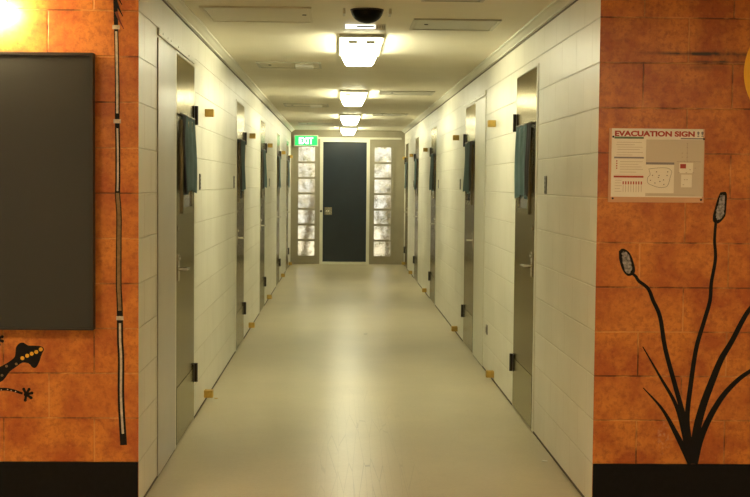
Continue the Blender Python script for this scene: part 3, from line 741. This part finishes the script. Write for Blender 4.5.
for a, b_ in ((386, 230), (404, 230), (420, 228), (436, 231), (452, 230), (472, 231), (500, 231), (434, 140), (434, 160), (434, 188), (410, 188), (434, 208), (410, 208), (432, 285), (450, 270), (424, 320), (436, 320), (418, 345), (395, 285), (475, 262), (466, 285)):
    box(bm, gx_(a)-0.003, gx_(a)+0.003, -0.0084, -0.0078, gz_(b_)-0.0014, gz_(b_)+0.0014)
box(bm, gx_(433), gx_(435), -0.0084, -0.0078, gz_(230), gz_(140)); box(bm, gx_(386), gx_(500), -0.0084, -0.0078, gz_(231), gz_(229))
obj('floor_plan', bm, M['inkfaint'], pp)
text_mesh('EVACUATION SIGN', 0.031, M['inkred'], 'title', pp, (gx_(70), -0.0082, gz_(105)), 0.0004, gx_(470)-gx_(70), 0.0014)
text_mesh('!!', 0.031, M['inkgrey'], 'exclamation_marks', pp, (gx_(482), -0.0082, gz_(105)), 0.0004, gx_(514)-gx_(482), 0.0006)
for a, b_ in ((62, 110), (516, 117), (65, 416), (508, 420)):
    bm = bmesh.new(); cyl(bm, (gx_(a), -0.006, gz_(b_)), (gx_(a), -0.010, gz_(b_)), 0.0045, n=12); obj('screw', bm, M['dark'], t)

# wall lamp, mostly beyond the left edge: frosted glass over the board
t = tag(empty('wall_lamp', (-1.78, 0, 2.19)), 'glowing frosted wall lamp at the upper left corner above the charcoal board', 'lamp')
bx('back_plate', (-0.11, 0.08, -0.02, -0.001, -0.05, 0.05), M['grey'], t, 0.004)
bm = bmesh.new()
bmesh.ops.create_uvsphere(bm, u_segments=24, v_segments=14, radius=0.045, matrix=Matrix.Translation((0.175, -0.10, 0.0)))
obj('bulb', bm, M['bulb'], t, smooth=True)
bm = bmesh.new(); cyl(bm, (0.13, -0.10, 0), (0.03, -0.10, 0), 0.034, 0.026, 20)
bmesh.ops.create_uvsphere(bm, u_segments=20, v_segments=12, radius=0.04, matrix=Matrix.Translation((0.10, -0.10, -0.035)))
obj('bulb', bm, M['bulb'], t, smooth=True)
bm = bmesh.new(); cyl(bm, (0.04, -0.10, 0), (-0.03, -0.10, 0), 0.03); cyl(bm, (-0.02, -0.10, 0), (-0.02, -0.02, 0), 0.016); obj('lamp_holder', bm, M['grey'], t)

# fill panels added out of view in the lobby ceiling for the orange walls
for x, y, nm in ((-2.2, -2.1, 'left'), (1.6, -2.9, 'right'), (0.0, -5.6, 'rear')):
    t = tag(empty('fill_panel', (x, y, ZC)), '%s of the three unseen panels added for light in the lobby ceiling' % nm, 'light', 'lit panels in the lobby ceiling')
    bm = bmesh.new()
    for q in ((-0.32, 0.32, -0.32, -0.30), (-0.32, 0.32, 0.30, 0.32), (-0.32, -0.30, -0.30, 0.30), (0.30, 0.32, -0.30, 0.30)): box(bm, *q, -0.03, 0)
    obj('panel_frame', bm, M['white'], t); bx('diffuser', (-0.30, 0.30, -0.30, 0.30, -0.022, -0.001), M['lobbyfill'], t)

# scraps on the floor
def scrap(x, y, sz, mat, name, label, cat):
    rnd = random.Random(int(x*1000))
    bm = bmesh.new(); v = []
    for i in range(7):
        q = 2*math.pi*i/7; rr = sz*rnd.uniform(0.6, 1.1); v.append((rr*math.cos(q), rr*0.6*math.sin(q)))
    lo = [bm.verts.new((p[0], p[1], 0.0)) for p in v]; hi = [bm.verts.new((p[0]*0.9, p[1]*0.9, rnd.uniform(0.002, 0.005))) for p in v]
    bm.faces.new(lo[::-1]); bm.faces.new(hi)
    for i in range(7): bm.faces.new((lo[i], lo[(i+1) % 7], hi[(i+1) % 7], hi[i]))
    tag(obj(name, bm, M[mat], loc=(x, y, 0.0)), label, cat)
scrap(0.126, 6.66, 0.022, 'white', 'paper_scrap', 'tiny white paper scrap on the middle of the corridor floor', 'litter')
scrap(0.96, 0.98, 0.020, 'white', 'paper_scrap', 'small white scrap on the floor near the front right wall', 'litter')
scrap(-0.95, 2.90, 0.016, 'wood', 'wood_chip', 'small brown wood chip on the floor by the nearest left door', 'litter')

# ---------------------------------------------------------------- outside the end windows
bm = bmesh.new(); box(bm, -8, 8, YF+0.2, YF+16, -0.14, -0.02)
tag(obj('ground_outside', bm, M['brick_out']), 'pale paving outside beyond the end windows', 'ground', kind='structure')
def shrub(x, y, r, h, n, label, seed):
    rnd = random.Random(seed)
    t = tag(empty('shrub', (x, y, -0.02)), label, 'shrub', 'shrubs outside the end windows')
    bm = bmesh.new()
    for k in range(5): cyl(bm, (rnd.uniform(-.08, .08), rnd.uniform(-.08, .08), 0), (rnd.uniform(-r, r)*.6, rnd.uniform(-r, r)*.6, h*0.7), 0.03, 0.01, 8)
    obj('stem', bm, M['bark'], t)
    bm = bmesh.new()
    for k in range(n):
        a = rnd.uniform(0, 6.28); rr = r*math.sqrt(rnd.random()); z = rnd.uniform(0.02, 1)*h
        rr *= (1 - 0.4*(z/h)**3)
        c = Vector((rr*math.cos(a), rr*math.sin(a), z)); l = rnd.uniform(.05, .10)
        ax = Vector((rnd.uniform(-1, 1), rnd.uniform(-1, 1), rnd.uniform(-.4, 1))).normalized(); sd = ax.cross(Vector((rnd.uniform(-1, 1), rnd.uniform(-1, 1), 1))).normalized()*l*.35
        v = [bm.verts.new(c), bm.verts.new(c+ax*l*.5+sd), bm.verts.new(c+ax*l), bm.verts.new(c+ax*l*.5-sd)]
        f = bm.faces.new(v); f.material_index = rnd.random() < 0.6
    o = obj('foliage', bm, [M['leaf'], M['leafpale']], t)
shrub(-0.80, YF+1.5, 0.75, 2.7, 2600, 'pale leafy shrub seen blurred through the left sidelight', 1)
shrub(0.75, YF+1.6, 0.75, 2.7, 2600, 'pale leafy shrub seen blurred through the right sidelight', 2)
